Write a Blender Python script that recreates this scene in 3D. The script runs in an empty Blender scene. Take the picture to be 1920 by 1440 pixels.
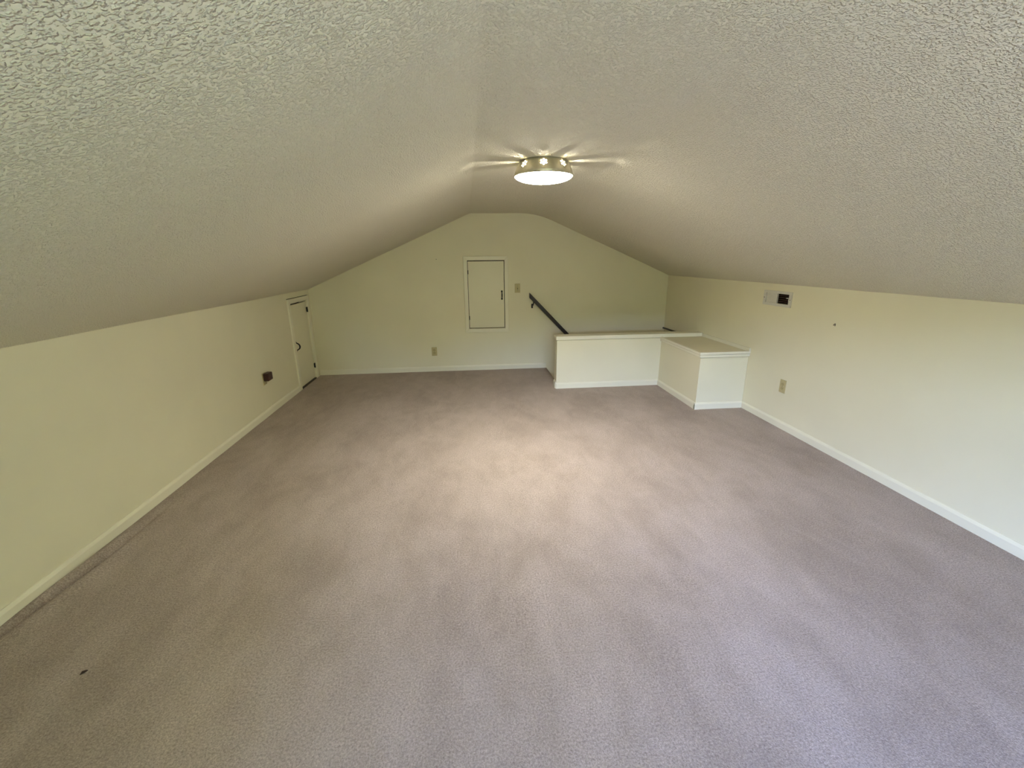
import bpy, bmesh, math, random
from mathutils import Vector, Matrix, noise
from mathutils.geometry import delaunay_2d_cdt

random.seed(7)
S = bpy.context.scene
C = S.collection

# ---------------------------------------------------------------- camera
cd = bpy.data.cameras.new('camera')
cam = bpy.data.objects.new('camera', cd)
C.objects.link(cam)
cd.sensor_fit = 'HORIZONTAL'
cd.sensor_width = 36.0
cd.lens = 36.0 * 813.03 / 1920.0
cd.clip_start = 0.05
RIGHT = Vector((0.99493424, -0.10010766, -0.00918241))
UP = Vector((0.03659215, 0.27556622, 0.96058538))
FWD = Vector((0.09363159, 0.95605529, -0.27783342))
rot = Matrix((RIGHT, UP, -FWD)).transposed()
cam.matrix_world = Matrix.Translation((0, 0, 1.5)) @ rot.to_4x4()
S.camera = cam

# ---------------------------------------------------------------- sky, sun, exposure
SKY_STRENGTH = 12.0
SUN_STRENGTH = 200.0
LAMP_STRENGTH = 84.0
BULB_WATTS = 10.0
DOWN_WATTS = 16.0
LAMP_COLOR = (1.0, 0.932, 0.765)

w = bpy.data.worlds.new('sky')
S.world = w
w.use_nodes = True
nt = w.node_tree
nt.nodes.clear()
sky = nt.nodes.new('ShaderNodeTexSky')
sky.sky_type = 'NISHITA'
sky.sun_disc = False
sky.sun_elevation = math.radians(52)
sky.sun_rotation = math.radians(20)
sky.dust_density = 0.3
sky.ozone_density = 1.2
bg = nt.nodes.new('ShaderNodeBackground')
bg.inputs['Strength'].default_value = SKY_STRENGTH
out = nt.nodes.new('ShaderNodeOutputWorld')
tint = nt.nodes.new('ShaderNodeMix')          # camera white balance, the same over the whole sky
tint.data_type = 'RGBA'
tint.blend_type = 'MULTIPLY'
tint.inputs[0].default_value = 1.0
tint.inputs[7].default_value = (1.0, 0.92, 1.08, 1)
nt.links.new(sky.outputs['Color'], tint.inputs[6])
nt.links.new(tint.outputs[2], bg.inputs['Color'])
nt.links.new(bg.outputs['Background'], out.inputs['Surface'])

sd = bpy.data.lights.new('sun', 'SUN')
sd.energy = SUN_STRENGTH
sd.angle = math.radians(0.6)
sd.color = (1.0, 0.95, 0.87)
sun = bpy.data.objects.new('sun', sd)
C.objects.link(sun)
sun.rotation_euler = Vector((0.35, -0.5, -0.9)).to_track_quat('-Z', 'Y').to_euler()   # from beyond the far gable, over the roof

S.view_settings.view_transform = 'Standard'
S.view_settings.look = 'None'
S.view_settings.exposure = 0.0
S.view_settings.gamma = 1.0
S.view_settings.use_curve_mapping = False
S.cycles.diffuse_bounces = 8
S.cycles.max_bounces = 12
S.cycles.sample_clamp_indirect = 6.0

# ---------------------------------------------------------------- room dimensions (metres)
XL, XR = -2.048, 2.778
YB, YF = -0.95, 5.943
ZL, ZR, ZC = 1.142, 1.258, 2.062
X1, X2 = 0.061, 0.926
ZLOW = -2.45                      # floor of the storey below the stairs
WT = 0.12                         # wall thickness
HWX, HWY0, HWY1 = 1.010, 4.902, 5.022     # half wall: left end, front face, back face


# ---------------------------------------------------------------- materials
def new_mat(name):
    m = bpy.data.materials.new(name)
    m.use_nodes = True
    b = m.node_tree.nodes['Principled BSDF']
    return m, m.node_tree, b


def tex_coord(nt, scale=(1, 1, 1), rot=(0, 0, 0)):
    geo = nt.nodes.new('ShaderNodeNewGeometry')
    mp = nt.nodes.new('ShaderNodeMapping')
    mp.inputs['Scale'].default_value = scale
    mp.inputs['Rotation'].default_value = rot
    nt.links.new(geo.outputs['Position'], mp.inputs['Vector'])
    return mp.outputs['Vector']


def noise_node(nt, vec, scale, detail=2.0, rough=0.5, dist=0.0):
    n = nt.nodes.new('ShaderNodeTexNoise')
    n.inputs['Scale'].default_value = scale
    n.inputs['Detail'].default_value = detail
    n.inputs['Roughness'].default_value = rough
    n.inputs['Distortion'].default_value = dist
    nt.links.new(vec, n.inputs['Vector'])
    return n.outputs['Fac']


def ramp(nt, fac, stops):
    r = nt.nodes.new('ShaderNodeValToRGB')
    el = r.color_ramp.elements
    while len(el) < len(stops):
        el.new(0.5)
    for e, (p, c) in zip(el, stops):
        e.position = p
        e.color = c if len(c) == 4 else (*c, 1)
    nt.links.new(fac, r.inputs['Fac'])
    return r.outputs['Color']


def mix(nt, a, b, fac, mode='MIX'):
    m = nt.nodes.new('ShaderNodeMix')
    m.data_type = 'RGBA'
    m.blend_type = mode
    for sock, v in ((m.inputs[0], fac), (m.inputs[6], a), (m.inputs[7], b)):
        if hasattr(v, 'is_linked'):
            nt.links.new(v, sock)
        elif isinstance(v, (int, float)):
            sock.default_value = v
        else:
            sock.default_value = (*v, 1)
    return m.outputs[2]


def bump(nt, b, height, strength, distance, prev=None):
    n = nt.nodes.new('ShaderNodeBump')
    n.inputs['Strength'].default_value = strength
    n.inputs['Distance'].default_value = distance
    nt.links.new(height, n.inputs['Height'])
    if prev is not None:
        nt.links.new(prev, n.inputs['Normal'])
    nt.links.new(n.outputs['Normal'], b.inputs['Normal'])
    return n.outputs['Normal']


def paint(name, col, rough=0.55, var=0.03, peel=0.06, scale=140.0):
    m, nt, b = new_mat(name)
    v = tex_coord(nt)
    big = noise_node(nt, v, 1.7, 3)
    dark = tuple(c * (1 - var) for c in col)
    light = tuple(min(1, c * (1 + var)) for c in col)
    nt.links.new(ramp(nt, big, [(0.3, dark), (0.7, light)]), b.inputs['Base Color'])
    b.inputs['Roughness'].default_value = rough
    b.inputs['Specular IOR Level'].default_value = 0.3
    bump(nt, b, noise_node(nt, v, scale, 2), peel, 0.004)
    return m


def plain(name, col, rough=0.5, metal=0.0, grain=0.04):
    m, nt, b = new_mat(name)
    v = tex_coord(nt)
    n = noise_node(nt, v, 60, 3)
    nt.links.new(ramp(nt, n, [(0.3, tuple(c * (1 - grain) for c in col)), (0.7, tuple(min(1, c * (1 + grain)) for c in col))]),
                 b.inputs['Base Color'])
    b.inputs['Roughness'].default_value = rough
    b.inputs['Metallic'].default_value = metal
    return m


def ceiling_mat():
    m, nt, b = new_mat('stippled_ceiling_paint')
    v = tex_coord(nt)
    big = noise_node(nt, v, 1.1, 3)
    nt.links.new(ramp(nt, big, [(0.3, (0.785, 0.742, 0.612)), (0.7, (0.815, 0.772, 0.640))]), b.inputs['Base Color'])
    b.inputs['Roughness'].default_value = 0.8
    b.inputs['Specular IOR Level'].default_value = 0.2
    blobs = ramp(nt, noise_node(nt, v, 135, 1.5, 0.5), [(0.46, (0, 0, 0)), (0.68, (1, 1, 1))])
    n1 = bump(nt, b, blobs, 0.85, 0.0062)
    bump(nt, b, noise_node(nt, v, 2.2, 3), 0.12, 0.03, n1)
    return m


def carpet_mat():
    m, nt, b = new_mat('mauve_cut_pile_carpet')
    v = tex_coord(nt)
    vs = tex_coord(nt, (1.0, 0.55, 1.0), (0, 0, 0.5))
    base_d, base_l = (0.205, 0.152, 0.126), (0.745, 0.640, 0.570)
    tuft = noise_node(nt, v, 130, 5, 0.85)
    col = ramp(nt, tuft, [(0.30, base_d), (0.72, base_l)])
    pile = ramp(nt, noise_node(nt, vs, 2.1, 4, 0.62, 0.35), [(0.36, (0.86, 0.845, 0.83)), (0.47, (0.95, 0.94, 0.93)), (0.53, (1.0, 1.0, 1.0)), (0.62, (1.06, 1.06, 1.07))])
    col = mix(nt, col, pile, 1.0, 'MULTIPLY')
    streak = ramp(nt, noise_node(nt, tex_coord(nt, (1.0, 0.5, 1.0), (0, 0, -0.9)), 8, 5, 0.68, 0.5), [(0.34, (0.92, 0.91, 0.90)), (0.66, (1.05, 1.05, 1.05))])
    col = mix(nt, col, streak, 1.0, 'MULTIPLY')
    nt.links.new(col, b.inputs['Base Color'])
    b.inputs['Roughness'].default_value = 1.0
    b.inputs['Specular IOR Level'].default_value = 0.05
    b.inputs['Sheen Weight'].default_value = 0.15
    b.inputs['Sheen Roughness'].default_value = 0.6
    n1 = bump(nt, b, noise_node(nt, v, 150, 4, 0.75), 0.9, 0.010)
    bump(nt, b, noise_node(nt, v, 7, 3), 0.25, 0.02, n1)
    return m


M_WALL = paint('cream_wall_paint', (0.745, 0.703, 0.528))
M_TRIM = paint('ivory_gloss_trim', (0.775, 0.742, 0.590), rough=0.35, peel=0.02)
M_PANEL = paint('ivory_door_paint', (0.740, 0.700, 0.532), rough=0.4, peel=0.03)
M_CEIL = ceiling_mat()
M_CARPET = carpet_mat()
M_PLATE = plain('almond_plastic', (0.47, 0.41, 0.22), 0.4)
M_PLATE_IN = plain('almond_plastic_insert', (0.40, 0.34, 0.17), 0.4)
M_SLOT = plain('dark_slot', (0.03, 0.025, 0.02), 0.7)
M_IRON = plain('black_iron', (0.012, 0.011, 0.011), 0.45, 0.3)
M_RAIL = plain('dark_stained_wood', (0.018, 0.013, 0.012), 0.4, grain=0.25)
M_BROWN = plain('brown_plastic', (0.042, 0.012, 0.010), 0.4)
M_GREY = plain('pale_grey_enamel', (0.62, 0.60, 0.54), 0.4)
M_DUCT = plain('dark_duct', (0.02, 0.014, 0.010), 0.8)
M_LOUVRE = plain('brown_louvre', (0.10, 0.055, 0.035), 0.6)
M_STEEL = plain('dull_steel', (0.16, 0.15, 0.13), 0.45, 0.8)
M_BRASS = plain('satin_champagne_metal', (0.62, 0.58, 0.44), 0.38, 0.75)
M_ENAMEL = plain('white_enamel', (0.85, 0.84, 0.80), 0.4)
M_DARK = plain('shaded_threshold', (0.10, 0.09, 0.07), 0.9)
M_LINT = plain('dark_lint', (0.05, 0.035, 0.03), 0.9)
M_VINYL = plain('white_window_vinyl', (0.80, 0.80, 0.78), 0.4)


def grass_mat():
    m, nt, b = new_mat('lawn_grass')
    v = tex_coord(nt)
    nt.links.new(ramp(nt, noise_node(nt, v, 3, 5), [(0.3, (0.29, 0.27, 0.165)), (0.7, (0.38, 0.355, 0.225))]), b.inputs['Base Color'])
    b.inputs['Roughness'].default_value = 0.95
    return m


def glass_mat():
    m = bpy.data.materials.new('window_glass')
    m.use_nodes = True
    nt = m.node_tree
    nt.nodes.clear()
    o = nt.nodes.new('ShaderNodeOutputMaterial')
    mx = nt.nodes.new('ShaderNodeMixShader')
    mx.inputs[0].default_value = 0.06
    tr = nt.nodes.new('ShaderNodeBsdfTransparent')
    gl = nt.nodes.new('ShaderNodeBsdfGlossy')
    gl.inputs['Roughness'].default_value = 0.02
    nt.links.new(tr.outputs[0], mx.inputs[1])
    nt.links.new(gl.outputs[0], mx.inputs[2])
    nt.links.new(mx.outputs[0], o.inputs['Surface'])
    return m


def glow_mat():
    m, nt, b = new_mat('lit_frosted_glass')
    b.inputs['Base Color'].default_value = (0.9, 0.88, 0.82, 1)
    b.inputs['Roughness'].default_value = 0.3
    b.inputs['Emission Color'].default_value = (*LAMP_COLOR, 1)
    b.inputs['Emission Strength'].default_value = LAMP_STRENGTH
    return m


M_GRASS, M_GLASS, M_GLOW = grass_mat(), glass_mat(), glow_mat()


# ---------------------------------------------------------------- mesh helpers
def finish(bm, name, mat, parent=None, smooth=False, origin=None):
    """Link one bmesh (world coordinates) as ONE mesh object, child coordinates relative to its parent chain."""
    bmesh.ops.recalc_face_normals(bm, faces=bm.faces)
    off = Vector((0, 0, 0))
    p = parent
    while p is not None:
        off += p.location
        p = p.parent
    me = bpy.data.meshes.new(name)
    o = bpy.data.objects.new(name, me)
    if origin is not None:
        o.location = Vector(origin) - off
        off = Vector(origin)
    bmesh.ops.translate(bm, verts=bm.verts, vec=-off)
    bm.to_mesh(me)
    bm.free()
    me.materials.append(mat)
    if smooth:
        for f in me.polygons:
            f.use_smooth = True
    C.objects.link(o)
    o.parent = parent
    return o


def box(bm, a, b, bevel=0.0, seg=1):
    a, b = Vector(a), Vector(b)
    r = bmesh.ops.create_cube(bm, size=1.0)
    vs = r['verts']
    for v in vs:
        v.co = Vector(((a.x + b.x) / 2 + v.co.x * (b.x - a.x), (a.y + b.y) / 2 + v.co.y * (b.y - a.y), (a.z + b.z) / 2 + v.co.z * (b.z - a.z)))
    if bevel > 0:
        es = list({e for v in vs for e in v.link_edges})
        bmesh.ops.bevel(bm, geom=es, offset=bevel, segments=seg, affect='EDGES', profile=0.5)


def prism(bm, pts0, pts1):
    """Closed prism between two matching 3-D polygons."""
    v0 = [bm.verts.new(p) for p in pts0]
    v1 = [bm.verts.new(p) for p in pts1]
    n = len(v0)
    bm.faces.new(v0)
    bm.faces.new(list(reversed(v1)))
    for i in range(n):
        bm.faces.new((v0[i], v1[i], v1[(i + 1) % n], v0[(i + 1) % n]))


def tube(bm, path, radii, seg=10):
    """Round bar along a path of points."""
    rings = []
    for i, p in enumerate(path):
        p = Vector(p)
        d = (Vector(path[min(i + 1, len(path) - 1)]) - Vector(path[max(i - 1, 0)])).normalized()
        side = d.cross(Vector((0.13, 0.21, 1.0))).normalized()
        up = side.cross(d)
        r = radii[i] if isinstance(radii, (list, tuple)) else radii
        rings.append([bm.verts.new(p + (side * math.cos(t) + up * math.sin(t)) * r) for t in [2 * math.pi * k / seg for k in range(seg)]])
    for a, b in zip(rings, rings[1:]):
        for k in range(seg):
            bm.faces.new((a[k], a[(k + 1) % seg], b[(k + 1) % seg], b[k]))
    bm.faces.new(rings[0])
    bm.faces.new(rings[-1])


def lathe(bm, c, prof, seg=48):
    """Revolve (radius, z) points about the vertical through c."""
    rings = []
    for r, z in prof:
        if r < 1e-6:
            rings.append([bm.verts.new((c[0], c[1], z))])
        else:
            rings.append([bm.verts.new((c[0] + r * math.cos(2 * math.pi * k / seg), c[1] + r * math.sin(2 * math.pi * k / seg), z)) for k in range(seg)])
    for a, b in zip(rings, rings[1:]):
        for k in range(seg):
            k2 = (k + 1) % seg
            if len(a) == 1 and len(b) == 1:
                continue
            if len(a) == 1:
                bm.faces.new((a[0], b[k], b[k2]))
            elif len(b) == 1:
                bm.faces.new((a[k], a[k2], b[0]))
            else:
                bm.faces.new((a[k], a[k2], b[k2], b[k]))


def holed_slab(bm, axis, n0, n1, u, v, holes):
    """Slab normal to axis ('x' or 'y') from n0 to n1; u/v extents; rectangular holes (u0,u1,v0,v1)."""
    us = sorted({u[0], u[1], *[h[0] for h in holes], *[h[1] for h in holes]})
    vs = sorted({v[0], v[1], *[h[2] for h in holes], *[h[3] for h in holes]})

    def pt(n, a, b):
        return (n, a, b) if axis == 'x' else (a, n, b)
    cache = {}

    def vert(n, i, j):
        k = (n, i, j)
        if k not in cache:
            cache[k] = bm.verts.new(pt(n, us[i], vs[j]))
        return cache[k]

    def solid(i, j):
        if not (0 <= i < len(us) - 1 and 0 <= j < len(vs) - 1):
            return False
        cu, cv = (us[i] + us[i + 1]) / 2, (vs[j] + vs[j + 1]) / 2
        return not any(h[0] < cu < h[1] and h[2] < cv < h[3] for h in holes)
    for i in range(len(us) - 1):
        for j in range(len(vs) - 1):
            if not solid(i, j):
                continue
            for n in (n0, n1):
                bm.faces.new((vert(n, i, j), vert(n, i + 1, j), vert(n, i + 1, j + 1), vert(n, i, j + 1)))
            for (di, dj, e) in ((-1, 0, ((i, j), (i, j + 1))), (1, 0, ((i + 1, j), (i + 1, j + 1))), (0, -1, ((i, j), (i + 1, j))), (0, 1, ((i, j + 1), (i + 1, j + 1)))):
                if not solid(i + di, j + dj):
                    (a, b_), (c, d) = e
                    bm.faces.new((vert(n0, a, b_), vert(n0, c, d), vert(n1, c, d), vert(n1, a, b_)))


def tag(o, label, cat=None, group=None, kind=None):
    o['label'] = label
    if cat:
        o['category'] = cat
    if group:
        o['group'] = group
    if kind:
        o['kind'] = kind
    return o


def empty(name, loc):
    o = bpy.data.objects.new(name, None)
    o.empty_display_size = 0.05
    C.objects.link(o)
    o.location = loc
    return o


def struct(o, label):
    return tag(o, label, kind='structure')


# ---------------------------------------------------------------- floor (carpet) with the stairwell opening
STX0 = 1.075                       # first nosing edge of the stairs


def carpet_z(x, y):
    d = x - XL
    z = 0.0016 * noise.noise((x * 2.2, y * 2.2, 3.1)) + 0.0010 * noise.noise((x * 7, y * 7, 1.7))
    if d < 0.012:
        z -= 0.010                                        # pile tucked under the skirting
    # the loose fold that runs beside the left skirting
    off = 0.030 + 0.062 * min(1.0, max(0.0, (y - 1.55) / 0.55))
    amp = math.exp(-((y - 2.0) / 0.42) ** 2)
    if d < 0.30:
        z += amp * (0.026 * math.exp(-((d - off * 0.50) / 0.028) ** 2) - 0.030 * math.exp(-((d - off) / 0.014) ** 2)
                    + 0.016 * math.exp(-((d - off - 0.040) / 0.03) ** 2))
    # a short ripple further along
    amp2 = math.exp(-(((y - 2.75) / 0.10) ** 2))
    if d < 0.4:
        z += amp2 * 0.006 * math.exp(-((d - 0.10) / 0.07) ** 2)
    return z


bm = bmesh.new()
xs = [XL - 0.01 + 0.008 * i for i in range(40)]
while xs[-1] + 0.06 < STX0 - 0.02:
    xs.append(xs[-1] + 0.06)
xs.append(STX0)
while xs[-1] + 0.06 < XR:
    xs.append(xs[-1] + 0.06)
xs.append(XR + 0.01)
ys = [YB - 0.02]
while ys[-1] + 0.04 < HWY1 - 0.06 - 0.02:
    ys.append(ys[-1] + 0.04)
HOLEY = HWY1 - 0.06
ys.append(HOLEY)
while ys[-1] + 0.04 < YF:
    ys.append(ys[-1] + 0.04)
ys.append(YF + 0.01)
grid = [[bm.verts.new((x, y, carpet_z(x, y))) for y in ys] for x in xs]
for i in range(len(xs) - 1):
    for j in range(len(ys) - 1):
        if xs[i] >= STX0 - 1e-6 and ys[j] >= HOLEY - 1e-6:
            continue
        bm.faces.new((grid[i][j], grid[i + 1][j], grid[i + 1][j + 1], grid[i][j + 1]))
for v in [v for v in bm.verts if not v.link_faces]:
    bm.verts.remove(v)
ret = bmesh.ops.extrude_face_region(bm, geom=list(bm.faces))
for v in [g for g in ret['geom'] if isinstance(g, bmesh.types.BMVert)]:
    v.co.z = -0.16
floor = finish(bm, 'floor', M_CARPET, smooth=False)
for f in floor.data.polygons:
    f.use_smooth = abs(f.normal.z) > 0.5
struct(floor, 'worn mauve beige cut-pile carpet covering the attic room floor')

# ---------------------------------------------------------------- walls
HATCH = (0.000, 0.498, 0.584, 1.480)        # x0,x1,z0,z1 opening in the far wall
SIDE = (5.258, 5.806, 0.0, 1.022)           # y0,y1,z0,z1 opening in the left wall
VENT = (3.552, 3.874, 1.086, 1.180)         # opening in the right wall
WINS = [(-0.45, 0.35, 0.42, 1.62), (0.47, 1.27, 0.42, 1.62)]    # twin window in the back gable

bm = bmesh.new()
holed_slab(bm, 'x', XL - WT, XL, (YB - WT, YF + WT), (-0.16, ZL + 0.03), [SIDE])
struct(finish(bm, 'wall_left', M_WALL), 'low cream knee wall with small door on the left side')
bm = bmesh.new()
holed_slab(bm, 'x', XR, XR + WT, (YB - WT, YF + WT), (ZLOW, ZR + 0.03), [VENT])
struct(finish(bm, 'wall_right', M_WALL), 'low cream knee wall with air vent beside the stairwell')


def clip_gable(bm):
    for (p, q, sgn) in (((XL, ZL), (X1, ZC), 1), ((X2, ZC), (XR, ZR), 1)):
        d = Vector((q[0] - p[0], 0, q[1] - p[1])).normalized()
        n = Vector((-d.z, 0, d.x))
        co = Vector((p[0], 0, p[1])) + n * 0.03
        g = list(bm.verts) + list(bm.edges) + list(bm.faces)
        bmesh.ops.bisect_plane(bm, geom=g, plane_co=co, plane_no=n, clear_outer=True)
        bmesh.ops.holes_fill(bm, edges=[e for e in bm.edges if e.is_boundary])


bm = bmesh.new()
holed_slab(bm, 'y', YF, YF + WT, (XL, XR), (ZLOW, ZC + 0.03), [HATCH])
clip_gable(bm)
wall_far = struct(finish(bm, 'wall_far', M_WALL), 'cream gable end wall with access hatch and handrail')
bm = bmesh.new()
holed_slab(bm, 'y', YB - WT, YB, (XL, XR), (-0.16, ZC + 0.03), WINS)
clip_gable(bm)
struct(finish(bm, 'wall_back', M_WALL), 'cream gable end wall with twin window')
# faint board joints that run from the hatch up to the ceiling
for sx in (0.030, 0.517):
    bm = bmesh.new()
    box(bm, (sx - 0.002, YF - 0.0008, 1.54), (sx + 0.002, YF + 0.01, ZC + 0.01))
    finish(bm, 'board_joint', M_WALL, wall_far)


# ---------------------------------------------------------------- ceiling: two slopes and a flat strip, creases rounded as plastered
def crease_r(y):
    def s(t):
        t = min(1, max(0, t))
        return t * t * (3 - 2 * t)
    near = 0.32 * (1 - s((y - 1.5) / 0.85))
    far = 0.22 * s((y - 3.1) / 0.6)
    return 0.012 + near + far


def ceil_profile(y):
    pts = [(XL - 0.02, ZL - 0.02 * 0.436)]
    for k in range(1, 12):
        t = k / 12
        pts.append((XL + (X1 - XL) * t, ZL + (ZC - ZL) * t))

    def fillet(P, dir_in, dir_out, L, n):
        a = Vector(P) - dir_in * L
        b = Vector(P) + dir_out * L
        res = []
        for k in range(n + 1):
            t = k / n
            res.append(tuple(a * (1 - t) ** 2 + Vector(P) * 2 * t * (1 - t) + b * t * t))
        return res
    d1 = (Vector((X1, ZC)) - Vector((XL, ZL))).normalized()
    flat = Vector((1, 0))
    d2 = (Vector((XR, ZR)) - Vector((X2, ZC))).normalized()
    pts += fillet((X1, ZC), d1, flat, 0.008, 4)
    for k in range(1, 4):
        pts.append((X1 + (X2 - X1) * k / 6, ZC))
    L = crease_r(y)
    pts += fillet((X2, ZC), flat, d2, L, 10)
    e = Vector((X2, ZC)) + d2 * L
    for k in range(1, 13):
        t = k / 12
        p = e * (1 - t) + Vector((XR, ZR)) * t
        pts.append((p.x, p.y))
    pts.append((XR + 0.02, ZR + 0.02 * d2.y / d2.x))
    return pts


bm = bmesh.new()
cy_ = [YB - 0.06 + (YF - YB + 0.12) * k / 120 for k in range(121)]
rows = []
for y in cy_:
    prof = ceil_profile(y)
    row = []
    for (x, z) in prof:
        wav = 0.004 * noise.noise((x * 1.3, y * 1.1, 5.0)) + 0.0015 * noise.noise((x * 4, y * 4, 9.0))
        row.append(bm.verts.new((x, y, z + wav)))
    rows.append(row)
for a, b in zip(rows, rows[1:]):
    for k in range(len(a) - 1):
        bm.faces.new((a[k], a[k + 1], b[k + 1], b[k]))
ret = bmesh.ops.extrude_face_region(bm, geom=list(bm.faces))
for v in [g for g in ret['geom'] if isinstance(g, bmesh.types.BMVert)]:
    v.co.z += 0.14
ceil = finish(bm, 'ceiling', M_CEIL)
for f in ceil.data.polygons:
    f.use_smooth = True
ceil.data.set_sharp_from_angle(angle=math.radians(28))
struct(ceil, 'stippled off-white sloped attic ceiling with a flat strip along the ridge')


# ---------------------------------------------------------------- skirting boards
BH, BT = 0.070, 0.014
BPROF = [(0, -0.004), (BT, -0.004), (BT, BH * 0.74), (BT * 0.80, BH * 0.84), (BT * 0.38, BH * 0.985), (0, BH)]


def skirting(name, p0, p1, nrm, parent=None, h=1.0, z0=0.0):
    bm = bmesh.new()
    p0, p1, nrm = Vector(p0), Vector(p1), Vector(nrm)

    def ring(p):
        return [(p.x + nrm.x * (a - 0.004), p.y + nrm.y * (a - 0.004), z0 + b * h) for a, b in [(0, -0.004)] + [(q[0] + 0.004, q[1]) for q in BPROF[1:-1]] + [(0, BH)]]
    prism(bm, ring(p0), ring(p1))
    return finish(bm, name, M_TRIM, parent)


struct(skirting('baseboard_left', (XL, YB, 0), (XL, 5.204, 0), (1, 0, 0)), 'ivory baseboard along the left knee wall')
struct(skirting('baseboard_far', (XL + 0.016, YF, 0), (STX0 - 0.005, YF, 0), (0, -1, 0)), 'ivory baseboard along the gable end wall')
struct(skirting('baseboard_right', (XR, YB, 0), (XR, 3.985, 0), (-1, 0, 0)), 'ivory baseboard along the right knee wall')
struct(skirting('baseboard_back', (XL + 0.016, YB, 0), (XR - 0.016, YB, 0), (0, 1, 0)), 'ivory baseboard under the twin window')


# ---------------------------------------------------------------- doors
def casing(parent, axis, n, u0, u1, v0, v1, wdt, sgn, bottom=True, proud=0.014):
    """Flat mitred casing round an opening, outer rectangle u0..u1, v0..v1, standing proud of plane n on side sgn."""
    def pt(a, b, d):
        return (n + sgn * d, a, b) if axis == 'x' else (a, n + sgn * d, b)
    iu0, iu1, iv0, iv1 = u0 + wdt, u1 - wdt, v0 + (wdt if bottom else 0), v1 - wdt
    sides = [((u0, v1), (u1, v1), (iu1, iv1), (iu0, iv1)),
             ((u0, v0), (u0, v1), (iu0, iv1), (iu0, iv0)),
             ((u1, v1), (u1, v0), (iu1, iv0), (iu1, iv1))]
    if bottom:
        sides.append(((u1, v0), (u0, v0), (iu0, iv0), (iu1, iv0)))
    for q in sides:
        bm = bmesh.new()
        prism(bm, [pt(a, b, -0.004) for a, b in q], [pt(a, b, proud) for a, b in q])
        es = [e for e in bm.edges]
        bmesh.ops.bevel(bm, geom=es, offset=0.0022, segments=1, affect='EDGES')
        finish(bm, 'casing', M_TRIM, parent)


# access hatch high in the gable wall
door1 = empty('door_1', (0.249, YF, 0.531))
struct(door1, 'ivory flush access hatch with black pull set in the gable wall')
casing(door1, 'y', YF, -0.047, 0.545, 0.531, 1.533, 0.051, -1, proud=0.019)
bm = bmesh.new()
box(bm, (0.0095, YF - 0.004, 0.5935), (0.4870, YF + 0.028, 1.4705), 0.002)
slab = finish(bm, 'door_slab', M_PANEL, door1)
bm = bmesh.new()
box(bm, (-0.01, YF + 0.06, 0.57), (0.51, YF + 0.075, 1.49))
finish(bm, 'dark_backing', M_DUCT, door1)
for hz in (1.332, 0.731):
    bm = bmesh.new()
    tube(bm, [(0.0035, YF - 0.010, hz - 0.030), (0.0035, YF - 0.010, hz - 0.026), (0.0035, YF - 0.010, hz + 0.026), (0.0035, YF - 0.010, hz + 0.030)], [0.003, 0.0055, 0.0055, 0.003], 8)
    box(bm, (0.002, YF - 0.010, hz - 0.026), (0.016, YF - 0.003, hz + 0.026))
    finish(bm, 'hinge', M_IRON, slab)


def iron_pull(parent, base, across, out, half=0.061, reach=0.026):
    """Wrought pull: bowed grip between two spade-shaped plates; across = in-wall sideways axis, out = room side."""
    base, across, out = Vector(base), Vector(across), Vector(out)
    up = Vector((0, 0, 1))
    bm = bmesh.new()
    path = []
    for k in range(13):
        t = -1 + k / 6
        path.append(base + up * (t * half * 0.74) + out * (0.004 + reach * (1 - abs(t) ** 2.6)))
    tube(bm, path, [0.0062 + 0.003 * (1 - abs(-1 + k / 6)) for k in range(13)], 8)
    for s in (-1, 1):
        ctr = base + up * s * half * 0.80
        shape = [(0, 0.28), (0.011, 0.10), (0.0125, -0.02), (0.009, -0.16), (0, -0.20), (-0.009, -0.16), (-0.0125, -0.02), (-0.011, 0.10)]
        p0 = [ctr + across * a + up * s * b * half for a, b in shape]
        prism(bm, [q - out * 0.002 for q in p0], [q + out * 0.005 for q in p0])
    return finish(bm, 'pull_handle', M_IRON, parent)


iron_pull(slab, (0.456, YF - 0.004, 1.028), (1, 0, 0), (0, -1, 0))

# low door in the left knee wall, hard against the far corner
door2 = empty('door_2', (XL, 5.53, 0.0))
struct(door2, 'narrow ivory flush door with black pull in the left knee wall')
casing(door2, 'x', XL, 5.204, 5.862, 0.0, 1.076, 0.054, 1, bottom=False, proud=0.018)
bm = bmesh.new()
box(bm, (XL - 0.036, 5.262, 0.014), (XL - 0.008, 5.802, 1.001), 0.002)
slab2 = finish(bm, 'door_slab', M_PANEL, door2)
bm = bmesh.new()
box(bm, (XL - 0.10, 5.22, -0.01), (XL - 0.085, 5.84, 1.05))
finish(bm, 'dark_backing', M_DUCT, door2)
bm = bmesh.new()
box(bm, (XL - 0.09, 5.258, -0.02), (XL + 0.004, 5.806, 0.006))
finish(bm, 'threshold', M_DARK, door2)  # dark colour stands in for the shading at the door foot
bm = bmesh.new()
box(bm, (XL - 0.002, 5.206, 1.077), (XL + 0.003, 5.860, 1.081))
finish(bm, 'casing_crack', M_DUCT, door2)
for hz in (0.903, 0.172):
    bm = bmesh.new()
    tube(bm, [(XL + 0.006, 5.803, hz - 0.034), (XL + 0.006, 5.803, hz - 0.028), (XL + 0.006, 5.803, hz + 0.028), (XL + 0.006, 5.803, hz + 0.034)], [0.003, 0.0065, 0.0065, 0.003], 8)
    box(bm, (XL - 0.004, 5.790, hz - 0.028), (XL + 0.004, 5.803, hz + 0.028))
    finish(bm, 'hinge', M_IRON, slab2)
iron_pull(slab2, (XL - 0.003, 5.298, 0.520), (0, 1, 0), (1, 0, 0), half=0.062, reach=0.040)

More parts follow.
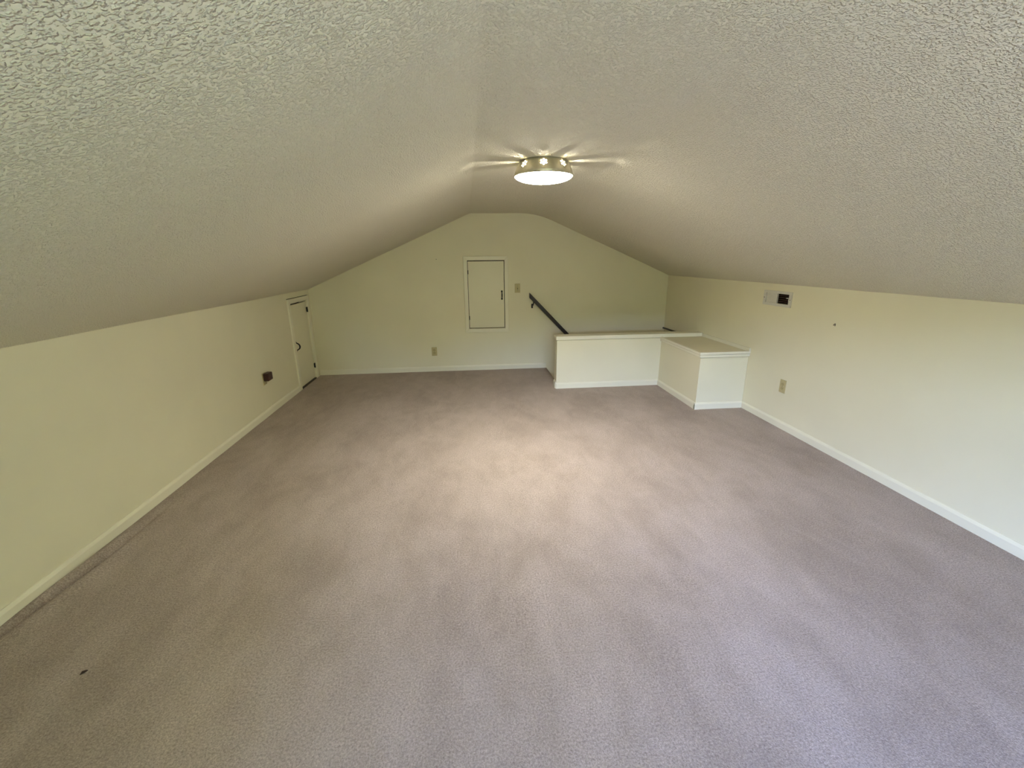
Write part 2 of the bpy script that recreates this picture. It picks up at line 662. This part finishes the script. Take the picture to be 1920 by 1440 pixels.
# ---------------------------------------------------------------- twin window behind the viewer
for k, (x0, x1, z0, z1) in enumerate(WINS):
    win = empty('window_%d' % (k + 1), ((x0 + x1) / 2, YB, z0))
    struct(win, 'white framed sash window in the back gable wall')
    casing(win, 'y', YB, x0 - 0.06, x1 + 0.06, z0 - 0.06, z1 + 0.06, 0.055, 1)
    bm = bmesh.new()
    holed_slab(bm, 'y', YB - 0.085, YB - 0.045, (x0 + 0.001, x1 - 0.001), (z0 + 0.001, z1 - 0.001),
               [(x0 + 0.05, x1 - 0.05, z0 + 0.05, (z0 + z1) / 2 - 0.02), (x0 + 0.05, x1 - 0.05, (z0 + z1) / 2 + 0.02, z1 - 0.05)])
    sash = finish(bm, 'sash', M_VINYL, win)
    for (a, b) in ((z0 + 0.045, (z0 + z1) / 2 - 0.015), ((z0 + z1) / 2 + 0.015, z1 - 0.045)):
        bm = bmesh.new()
        box(bm, (x0 + 0.045, YB - 0.067, a), (x1 - 0.045, YB - 0.063, b))
        finish(bm, 'pane', M_GLASS, sash)
    pl = bpy.data.lights.new('window_portal', 'AREA')
    pl.shape = 'RECTANGLE'
    pl.size, pl.size_y = x1 - x0, z1 - z0
    pl.cycles.is_portal = True
    po = bpy.data.objects.new('window_portal', pl)
    C.objects.link(po)
    po.location = ((x0 + x1) / 2, YB - 0.10, (z0 + z1) / 2)
    po.rotation_euler = (math.radians(90), 0, 0)

bm = bmesh.new()
box(bm, (-40, -60, -3.0), (40, YB - 0.6, -2.9))
struct(finish(bm, 'ground', M_GRASS), 'green lawn outside below the twin window')



def leaf_mat():
    m, nt, b = new_mat('leaf_green')
    v = tex_coord(nt)
    nt.links.new(ramp(nt, noise_node(nt, v, 4, 5), [(0.3, (0.035, 0.055, 0.018)), (0.7, (0.09, 0.125, 0.045))]), b.inputs['Base Color'])
    b.inputs['Roughness'].default_value = 0.9
    return m


M_LEAF = leaf_mat()


def sky_screen_hedge(name, x0, x1, y, depth, h, label, seed):
    """Dense leafy bank: a lumpy closed shell standing on the lawn."""
    bm = bmesh.new()
    nx = max(8, int((x1 - x0) / 0.7))
    na = 14
    rings = []
    for i in range(nx + 1):
        x = x0 + (x1 - x0) * i / nx
        end = min(1.0, 4.0 * min(i, nx - i) / nx + 0.25)
        hh = h * (0.86 + 0.16 * noise.noise((x * 0.22, seed, 0.0))) * (0.7 + 0.3 * end)
        ring = []
        for k in range(na + 1):
            t = math.pi * k / na
            r = 1 + 0.16 * noise.noise((x * 0.5, 3 * math.cos(t), 3 * math.sin(t) + seed)) + 0.10 * noise.noise((x * 1.7, 7 * math.cos(t), 7 * math.sin(t) + seed))
            ring.append(bm.verts.new((x, y - math.cos(t) * depth * 0.5 * r * end, -2.92 + hh * math.sin(t) ** 0.7 * r)))
        rings.append(ring)
    for p, q in zip(rings, rings[1:]):
        for k in range(na):
            bm.faces.new((p[k], p[k + 1], q[k + 1], q[k]))
        bm.faces.new((p[0], q[0], q[-1], p[-1]))
    bm.faces.new(rings[0])
    bm.faces.new(rings[-1])
    o = finish(bm, name, M_LEAF, origin=((x0 + x1) / 2, y, -2.92))
    tag(o, label, 'sky_screen_hedge')


sky_screen_hedge('sky_screen_hedge', -45, 45, -28, 6, 8.6, 'unseen long green hedgerow beyond the lawn, shaped to block low sky', 1.3)  # unseen; its height keeps low sky light off the far end
sky_screen_hedge('tall_screen_hedge', 1.5, 16, -9, 5, 12.5, 'unseen tall green hedgerow near the twin window, placed to block sky light', 4.7)  # unseen; placed to keep sky light off the left wall

# ---------------------------------------------------------------- stairwell below the opening
bm = bmesh.new()
box(bm, (STX0 - 0.10, HWY1 - 0.10, ZLOW), (XR + 0.02, HWY1 - 0.002, -0.002))
struct(finish(bm, 'wall_stair_front', M_WALL), 'cream stairwell wall below the half wall')
bm = bmesh.new()
box(bm, (STX0 - 0.12, HWY1 - 0.02, ZLOW), (STX0 - 0.02, YF + 0.02, -0.20))
struct(finish(bm, 'wall_stair_end', M_WALL), 'cream stairwell wall under the top step')
bm = bmesh.new()
box(bm, (STX0 - 0.12, HWY1 - 0.10, ZLOW - 0.10), (XR + WT, YF + WT, ZLOW))
struct(finish(bm, 'floor_lower', M_CARPET), 'carpeted landing at the foot of the stairs')
stairs = empty('staircase', (STX0, (HWY1 + YF) / 2, ZLOW))
tag(stairs, 'steep carpeted stairs going down behind the half wall', 'stairs')
RISE, RUN = 0.204, 0.205
for k in range(1, 9):
    zt = -RISE * k
    x0 = STX0 + RUN * (k - 1)
    bm = bmesh.new()
    box(bm, (x0 - 0.018, HWY1 + 0.002, zt - 0.20), (x0 + RUN + 0.006, YF - 0.003, zt), 0.012, 2)
    finish(bm, 'step', M_CARPET, stairs)
bm = bmesh.new()
prism(bm, [(STX0 - 0.018, HWY1 + 0.004, -0.25), (XR - 0.06, HWY1 + 0.004, -0.25 - (XR - 0.06 - STX0)), (XR - 0.06, HWY1 + 0.004, ZLOW), (STX0 - 0.018, HWY1 + 0.004, ZLOW)],
      [(STX0 - 0.018, HWY1 + 0.03, -0.25), (XR - 0.06, HWY1 + 0.03, -0.25 - (XR - 0.06 - STX0)), (XR - 0.06, HWY1 + 0.03, ZLOW), (STX0 - 0.018, HWY1 + 0.03, ZLOW)])
finish(bm, 'stringer', M_TRIM, stairs)

# ---------------------------------------------------------------- half wall with cap
half = empty('half_wall', ((HWX + XR) / 2, (HWY0 + HWY1) / 2, 0.0))
tag(half, 'long waist-low cream half wall with flat white cap screening the stairs', 'half wall')
bm = bmesh.new()
box(bm, (HWX, HWY0, -0.003), (XR - 0.0015, HWY1, 0.5795), 0.003)
box(bm, (HWX + 0.010, HWY0 + 0.010, 0.57), (XR - 0.0015, HWY1 - 0.010, 0.590))
finish(bm, 'body', M_WALL, half)
bm = bmesh.new()
box(bm, (0.997, 4.886, 0.587), (XR - 0.0015, 5.036, 0.630), 0.004, 2)
finish(bm, 'cap', M_TRIM, half)
skirting('baseboard', (HWX - 0.006, HWY0, 0), (2.262, HWY0, 0), (0, -1, 0), half)
skirting('end_baseboard', (HWX, HWY0 + 0.012, 0), (HWX, HWY1, 0), (-1, 0, 0), half, h=1.18)

# ---------------------------------------------------------------- low boxed-in ledge in the corner of half wall and right wall
BX, BY, BZ = 2.273, 3.993, 0.594
led = empty('boxed_ledge', ((BX + XR) / 2, (BY + HWY0) / 2, 0.0))
tag(led, 'cream box-shaped ledge with moulded rim between half wall and right knee wall', 'ledge')
bm = bmesh.new()
box(bm, (BX, BY + 0.0205, -0.003), (BX + 0.02, HWY0, BZ - 0.058))
finish(bm, 'side_panel', M_WALL, led)
bm = bmesh.new()
box(bm, (BX, BY, -0.003), (XR - 0.0015, BY + 0.02, BZ - 0.058), 0.002)
finish(bm, 'front_panel', M_WALL, led)
bm = bmesh.new()
box(bm, (BX + 0.006, BY + 0.006, BZ - 0.070), (XR - 0.0015, HWY0, BZ - 0.006))
finish(bm, 'top_panel', M_WALL, led)


def rim_part(name, z0, z1, pr, inner):
    bm = bmesh.new()
    a, b = BX - pr, BY - pr
    prism(bm, [(a, HWY0, z0), (a, b, z0), (BX + inner, BY + inner, z0), (BX + inner, HWY0, z0)],
          [(a, HWY0, z1), (a, b, z1), (BX + inner, BY + inner, z1), (BX + inner, HWY0, z1)])
    finish(bm, name, M_TRIM, led)
    bm = bmesh.new()
    prism(bm, [(a, b, z0), (XR - 0.0015, b, z0), (XR - 0.0015, BY + inner, z0), (BX + inner, BY + inner, z0)],
          [(a, b, z1), (XR - 0.0015, b, z1), (XR - 0.0015, BY + inner, z1), (BX + inner, BY + inner, z1)])
    finish(bm, name, M_TRIM, led)


rim_part('rim_moulding', BZ - 0.023, BZ, 0.021, 0.007)
rim_part('lower_moulding', BZ - 0.051, BZ - 0.0270, 0.015, 0.007)
bm = bmesh.new()
box(bm, (XR - 0.014, BY - 0.019, BZ - 0.008), (XR - 0.0015, HWY0 - 0.014, BZ + 0.030), 0.003)
finish(bm, 'wall_strip', M_TRIM, led)
skirting('baseboard', (BX, HWY0 - 0.014, 0), (BX, BY - 0.010, 0), (-1, 0, 0), led)
skirting('baseboard', (BX - 0.014, BY, 0), (XR - 0.010, BY, 0), (0, -1, 0), led)

# ---------------------------------------------------------------- handrail on the gable wall
RY = YF - 0.070
rail = empty('handrail', (0.824, YF, 0.89))
tag(rail, 'dark stained wooden handrail sloping down the gable wall into the stairwell', 'handrail')
slope = -1.03
xa, xb = 0.824, 2.55
za = 1.057
bm = bmesh.new()
sec = [(-0.022, -0.006), (-0.016, 0.0), (0.016, 0.0), (0.022, -0.006), (0.022, -0.040), (0.016, -0.046), (-0.016, -0.046), (-0.022, -0.040)]
sec = [(a * 1.1, b * 1.48) for a, b in sec]
prism(bm, [(xa, RY + a, za + b) for a, b in sec], [(xb, RY + a, za + slope * (xb - xa) + b) for a, b in sec])
finish(bm, 'rail', M_RAIL, rail)
for bx in (0.872, 1.70, 2.45):
    zb = za + slope * (bx - xa) - 0.062
    bm = bmesh.new()
    tube(bm, [(bx + 0.012, RY, zb + 0.012), (bx + 0.006, RY, zb - 0.030), (bx, RY + 0.02, zb - 0.058), (bx - 0.004, YF - 0.004, zb - 0.068)], [0.009, 0.008, 0.008, 0.009], 8)
    box(bm, (bx - 0.016, YF - 0.008, zb - 0.100), (bx + 0.008, YF + 0.002, zb - 0.042), 0.003)
    finish(bm, 'bracket', M_IRON, rail)

# dark wood strip on the right wall inside the stairwell
bm = bmesh.new()
box(bm, (XR - 0.024, HWY1 + 0.03, 0.520), (XR + 0.002, YF + 0.001, 0.538), 0.003)
o = finish(bm, 'wood_strip', M_RAIL, origin=(XR, 5.5, 0.52))
tag(o, 'thin dark wood strip on the wall above the stairwell corner', 'trim strip')


# ---------------------------------------------------------------- outlets and switch
def plate(name, centre, face, label, cat, kind, group=None):
    """Wall plate; face = (axis, sign): room-side normal."""
    ax, sg = face
    c = Vector(centre)
    nrm = Vector((sg, 0, 0)) if ax == 'x' else Vector((0, sg, 0))
    sd_ = Vector((0, 1, 0)) if ax == 'x' else Vector((1, 0, 0))
    up = Vector((0, 0, 1))
    root = empty(name, c - up * 0.06)
    tag(root, label, cat, group)

    def slab_(bm, u0, u1, v0, v1, d0, d1, bev=0.0):
        p = c + sd_ * u0 + up * v0 + nrm * d0
        q = c + sd_ * u1 + up * v1 + nrm * d1
        box(bm, (min(p.x, q.x), min(p.y, q.y), min(p.z, q.z)), (max(p.x, q.x), max(p.y, q.y), max(p.z, q.z)), bev, 2)
    bm = bmesh.new()
    slab_(bm, -0.036, 0.036, -0.059, 0.059, -0.003, 0.006, 0.0028)
    pl = finish(bm, 'plate', M_PLATE, root)
    if kind == 'outlet':
        for s in (-1, 1):
            bm = bmesh.new()
            prism_pts = []
            for k in range(20):
                t = 2 * math.pi * k / 20
                a, b = 0.0170 * math.cos(t), 0.0170 * math.sin(t)
                b = max(-0.0135, min(0.0135, b))
                prism_pts.append(c + sd_ * a + up * (b + s * 0.0195))
            prism(bm, [q + nrm * 0.003 for q in prism_pts], [q + nrm * 0.0078 for q in prism_pts])
            soc = finish(bm, 'socket', M_PLATE_IN, root)
            for du, hh in ((-0.0065, 0.0085), (0.0065, 0.0065)):
                bm = bmesh.new()
                slab_(bm, du - 0.0013, du + 0.0013, s * 0.0195 - hh / 2 + 0.003, s * 0.0195 + hh / 2 + 0.003, 0.006, 0.0081)
                finish(bm, 'slot', M_SLOT, soc)
        bm = bmesh.new()
        slab_(bm, -0.003, 0.003, -0.003, 0.003, 0.004, 0.0072, 0.001)
        finish(bm, 'screw', M_STEEL, root)
    else:
        bm = bmesh.new()
        slab_(bm, -0.0055, 0.0055, -0.0125, 0.0125, 0.004, 0.0070)
        finish(bm, 'toggle_slot', M_SLOT, root)
        bm = bmesh.new()
        p0 = [c + sd_ * a + up * (b - 0.001) + nrm * 0.005 for a, b in ((-0.0042, -0.0055), (0.0042, -0.0055), (0.0042, 0.0055), (-0.0042, 0.0055))]
        p1 = [c + sd_ * a + up * (b + 0.008) + nrm * 0.020 for a, b in ((-0.0034, -0.0032), (0.0034, -0.0032), (0.0034, 0.0032), (-0.0034, 0.0032))]
        prism(bm, p0, p1)
        finish(bm, 'toggle', M_PLATE, root)
        for s in (-1, 1):
            bm = bmesh.new()
            slab_(bm, -0.003, 0.003, s * 0.030 - 0.003, s * 0.030 + 0.003, 0.004, 0.0072, 0.001)
            finish(bm, 'screw', M_STEEL, root)
    return root


plate('electrical_outlet', (-0.4875, YF, 0.280), ('y', -1), 'almond duplex outlet low on the gable wall below the hatch', 'outlet', 'outlet')
plate('electrical_outlet', (XR, 3.466, 0.378), ('x', -1), 'almond duplex outlet on the right knee wall beside the boxed ledge', 'outlet', 'outlet')
plate('electrical_outlet', (XL, 4.386, 0.372), ('x', 1), 'almond outlet mostly hidden behind the brown plug-in adapter', 'outlet', 'outlet')
plate('light_switch', (0.6685, YF, 1.115), ('y', -1), 'almond toggle light switch between hatch and handrail', 'light switch', 'switch')

# brown plug-in adapter on the left wall outlet
ad = empty('plug_adapter', (XL + 0.006, 4.40, 0.350))
tag(ad, 'dark brown plug-in adapter block on the left knee wall outlet', 'adapter')
bm = bmesh.new()
box(bm, (XL + 0.008, 4.352, 0.354), (XL + 0.058, 4.452, 0.432), 0.008, 3)
body = finish(bm, 'body', M_BROWN, ad)
bm = bmesh.new()
box(bm, (XL + 0.057, 4.364, 0.366), (XL + 0.0605, 4.440, 0.420), 0.002)
finish(bm, 'face', M_BROWN, body)
bm = bmesh.new()
for du in (-0.0065, 0.0065):
    box(bm, (XL + 0.0075, 4.386 + du - 0.001, 0.390), (XL + 0.012, 4.386 + du + 0.001, 0.396))
finish(bm, 'prongs', M_STEEL, ad)

# ---------------------------------------------------------------- air register on the right wall
vent = empty('air_register', (XR, 3.713, 1.066))
tag(vent, 'pale metal air register with one half open showing dark louvres', 'air vent')
y0, y1, z0, z1 = 3.530, 3.894, 1.066, 1.198
bm = bmesh.new()
holed_slab(bm, 'x', XR - 0.009, XR + 0.004, (y0, y1), (z0, z1), [(3.562, 3.708, 1.090, 1.176), (3.722, 3.862, 1.090, 1.176)])
bmesh.ops.bevel(bm, geom=[e for e in bm.edges if len(e.link_faces) == 2 and e.calc_face_angle(0) > 1.0], offset=0.002, segments=1, affect='EDGES')
finish(bm, 'frame', M_GREY, vent)
bm = bmesh.new()
holed_slab(bm, 'x', XR + 0.090, XR + 0.095, (3.552, 3.874), (1.086, 1.180), [])
finish(bm, 'duct_back', M_DUCT, vent)
for z in (1.104, 1.122, 1.140, 1.158):                       # open louvres
    bm = bmesh.new()
    prism(bm, [(XR + 0.004, 3.556, z), (XR + 0.006, 3.556, z + 0.002), (XR + 0.028, 3.556, z + 0.006), (XR + 0.028, 3.556, z + 0.004)],
          [(XR + 0.004, 3.714, z), (XR + 0.006, 3.714, z + 0.002), (XR + 0.028, 3.714, z + 0.006), (XR + 0.028, 3.714, z + 0.004)])
    finish(bm, 'open_louvre', M_LOUVRE, vent)
for k in range(5):                                           # closed half: overlapping flat slats
    z = 1.088 + 0.0176 * k
    bm = bmesh.new()
    prism(bm, [(XR - 0.001, 3.718, z), (XR + 0.003, 3.718, z), (XR + 0.007, 3.718, z + 0.020), (XR + 0.003, 3.718, z + 0.020)],
          [(XR - 0.001, 3.866, z), (XR + 0.003, 3.866, z), (XR + 0.007, 3.866, z + 0.020), (XR + 0.003, 3.866, z + 0.020)])
    finish(bm, 'closed_slat', M_GREY, vent)
bm = bmesh.new()
box(bm, (XR - 0.022, 3.556, 1.142), (XR - 0.006, 3.580, 1.150), 0.002)
box(bm, (XR - 0.010, 3.556, 1.116), (XR - 0.006, 3.564, 1.150), 0.001)
finish(bm, 'lever', M_GREY, vent)
for yy in (3.545, 3.880):
    bm = bmesh.new()
    box(bm, (XR - 0.0115, yy - 0.004, 1.128), (XR - 0.008, yy + 0.004, 1.136), 0.0012)
    finish(bm, 'screw', M_STEEL, vent)

# ---------------------------------------------------------------- hook and nail
bm = bmesh.new()
tube(bm, [(XR + 0.003, 3.039, 0.999), (XR - 0.007, 3.039, 0.998), (XR - 0.012, 3.040, 0.993), (XR - 0.010, 3.041, 0.986)], [0.003, 0.003, 0.003, 0.0022], 8)
box(bm, (XR - 0.002, 3.0345, 0.982), (XR + 0.002, 3.0435, 1.002), 0.001)
o = finish(bm, 'wall_hook', M_STEEL, origin=(XR, 3.039, 0.982))
tag(o, 'tiny dull metal hook alone on the right knee wall', 'hook')
bm = bmesh.new()
tube(bm, [(-0.393, YF + 0.006, 1.498), (-0.393, YF - 0.014, 1.500), (-0.393, YF - 0.015, 1.500), (-0.393, YF - 0.017, 1.500)], [0.003, 0.003, 0.0055, 0.0055], 8)
o = finish(bm, 'nail', M_STEEL, origin=(-0.393, YF, 1.498))
tag(o, 'small nail in the gable wall beside the hatch', 'nail')
bm = bmesh.new()
tube(bm, [(-1.512, 1.428, 0.004), (-1.506, 1.436, 0.007), (-1.498, 1.446, 0.004)], [0.002, 0.005, 0.0015], 6)
o = finish(bm, 'lint_speck', M_LINT, origin=(-1.505, 1.437, 0.002))
tag(o, 'small dark lint speck lying on the carpet near the left wall', 'lint')

# ---------------------------------------------------------------- ceiling light with pierced metal skirt
LC = (0.487, 2.870)
ZT, ZRIM = ZC + 0.006, ZC - 0.079
RT, RR = 0.140, 0.180
lamp = empty('ceiling_light', (LC[0], LC[1], ZC))
tag(lamp, 'lit flush ceiling light with pierced metal skirt and frosted glass bowl', 'ceiling light')
bm = bmesh.new()
lathe(bm, LC, [(0, ZC + 0.006), (0.118, ZC + 0.006), (0.118, ZC - 0.004), (0.112, ZC - 0.006), (0, ZC - 0.006)], 48)
finish(bm, 'ceiling_pan', M_ENAMEL, lamp, smooth=False)

# pierced skirt: unroll, triangulate round the flower-shaped groups of holes, roll up again
HGT = math.hypot(RR - RT, ZT - ZRIM)
RM = (RT + RR) / 2
LEN = 2 * math.pi * RM
pts, edges, circles = [], [], []


def add_loop(lst):
    i0 = len(pts)
    pts.extend(Vector(q) for q in lst)
    edges.extend((i0 + k, i0 + (k + 1) % len(lst)) for k in range(len(lst)))


NU = 96
border = [(LEN * k / NU, 0.0) for k in range(NU + 1)] + [(LEN, HGT * 0.5)] + [(LEN * k / NU, HGT) for k in range(NU, -1, -1)] + [(0.0, HGT * 0.5)]
add_loop(border)
for g in range(8):
    cu, cv = LEN * (g + 0.5) / 8, HGT * 0.40
    cen = [(cu, cv)] + [(cu + 0.0158 * math.cos(math.pi / 6 + math.pi / 3 * k), cv + 0.0158 * math.sin(math.pi / 6 + math.pi / 3 * k)) for k in range(6)]
    for (a, b) in cen:
        circles.append((a, b, 0.0058))
        add_loop([(a + 0.0058 * math.cos(2 * math.pi * k / 12), b + 0.0058 * math.sin(2 * math.pi * k / 12)) for k in range(12)])
for k in range(1, NU):
    for r in (0.2, 0.4, 0.6, 0.8):
        a, b = LEN * k / NU, HGT * r
        if all((a - c[0]) ** 2 + (b - c[1]) ** 2 > 0.009 ** 2 for c in circles):
            pts.append(Vector((a, b)))
ov, oe, of, *_ = delaunay_2d_cdt(pts, edges, [], 0, 1e-6)
bm = bmesh.new()
bvs = []
# group 0 faces the viewer: angle of the viewer as seen from the lamp
A0 = math.atan2(-LC[1], -LC[0]) - math.pi / 8
for q in ov:
    t = q.y / HGT
    r = RT + (RR - RT) * t
    r += 0.006 * math.sin(math.pi * t)                  # slightly bellied skirt
    ang = A0 + q.x / LEN * 2 * math.pi
    bvs.append(bm.verts.new((LC[0] + r * math.cos(ang), LC[1] + r * math.sin(ang), ZT + (ZRIM - ZT) * t)))
for f in of:
    c = sum((ov[i] for i in f), Vector((0, 0))) / len(f)
    if any((c.x - q[0]) ** 2 + (c.y - q[1]) ** 2 < (q[2] * 0.97) ** 2 for q in circles):
        continue
    try:
        bm.faces.new([bvs[i] for i in f])
    except ValueError:
        pass
for v in [v for v in bm.verts if not v.link_faces]:
    bm.verts.remove(v)
bmesh.ops.remove_doubles(bm, verts=bm.verts, dist=1e-5)
skirt = finish(bm, 'pierced_skirt', M_BRASS, lamp, smooth=True)
so = skirt.modifiers.new('thickness', 'SOLIDIFY')
so.thickness = 0.0012
so.offset = -1
bm = bmesh.new()
lathe(bm, LC, [(RR - 0.004, ZRIM + 0.003), (RR + 0.003, ZRIM + 0.002), (RR + 0.004, ZRIM - 0.002), (RR + 0.001, ZRIM - 0.005), (RR - 0.006, ZRIM - 0.003), (RR - 0.004, ZRIM + 0.003)], 72)
finish(bm, 'rim_ring', M_BRASS, skirt, smooth=True)
bm = bmesh.new()
lathe(bm, LC, [(0, ZRIM + 0.002), (RR - 0.008, ZRIM + 0.002), (RR - 0.008, ZRIM + 0.0005), (0, ZRIM + 0.0005)], 48)
finish(bm, 'bowl_light_shield', M_ENAMEL, lamp)  # added opaque disc, keeps the bowl's glow from leaking up to the ceiling
bm = bmesh.new()
ZB = 1.944
prof = []
for k in range(9):
    t = k / 8 * math.pi / 2
    prof.append(((RR - 0.004) * math.cos(t) if k < 8 else 0.0, ZRIM - 0.001 - (ZRIM - ZB) * math.sin(t)))
lathe(bm, LC, prof, 72)
finish(bm, 'glass_bowl', M_GLOW, lamp, smooth=True)
bm = bmesh.new()
lathe(bm, LC, [(0, ZB + 0.002), (0.012, ZB + 0.001), (0.013, ZB - 0.003), (0.008, ZB - 0.006), (0.006, ZB - 0.012), (0, ZB - 0.014)], 20)
finish(bm, 'finial', M_BRASS, lamp, smooth=True)
ld = bpy.data.lights.new('bowl_glow', 'AREA')
ld.shape = 'DISK'
ld.size = 0.22
ld.spread = math.radians(125)
ld.energy = DOWN_WATTS
ld.color = LAMP_COLOR
lo = bpy.data.objects.new('bowl_glow', ld)
C.objects.link(lo)
lo.parent = lamp
lo.location = (0, 0, ZB - ZC - 0.0015)
for s in (-1, 1):
    ld = bpy.data.lights.new('bulb', 'POINT')
    ld.energy = BULB_WATTS
    ld.color = LAMP_COLOR
    ld.shadow_soft_size = 0.012
    lo = bpy.data.objects.new('bulb', ld)
    C.objects.link(lo)
    lo.parent = lamp
    lo.location = (s * 0.055, 0, -0.056)
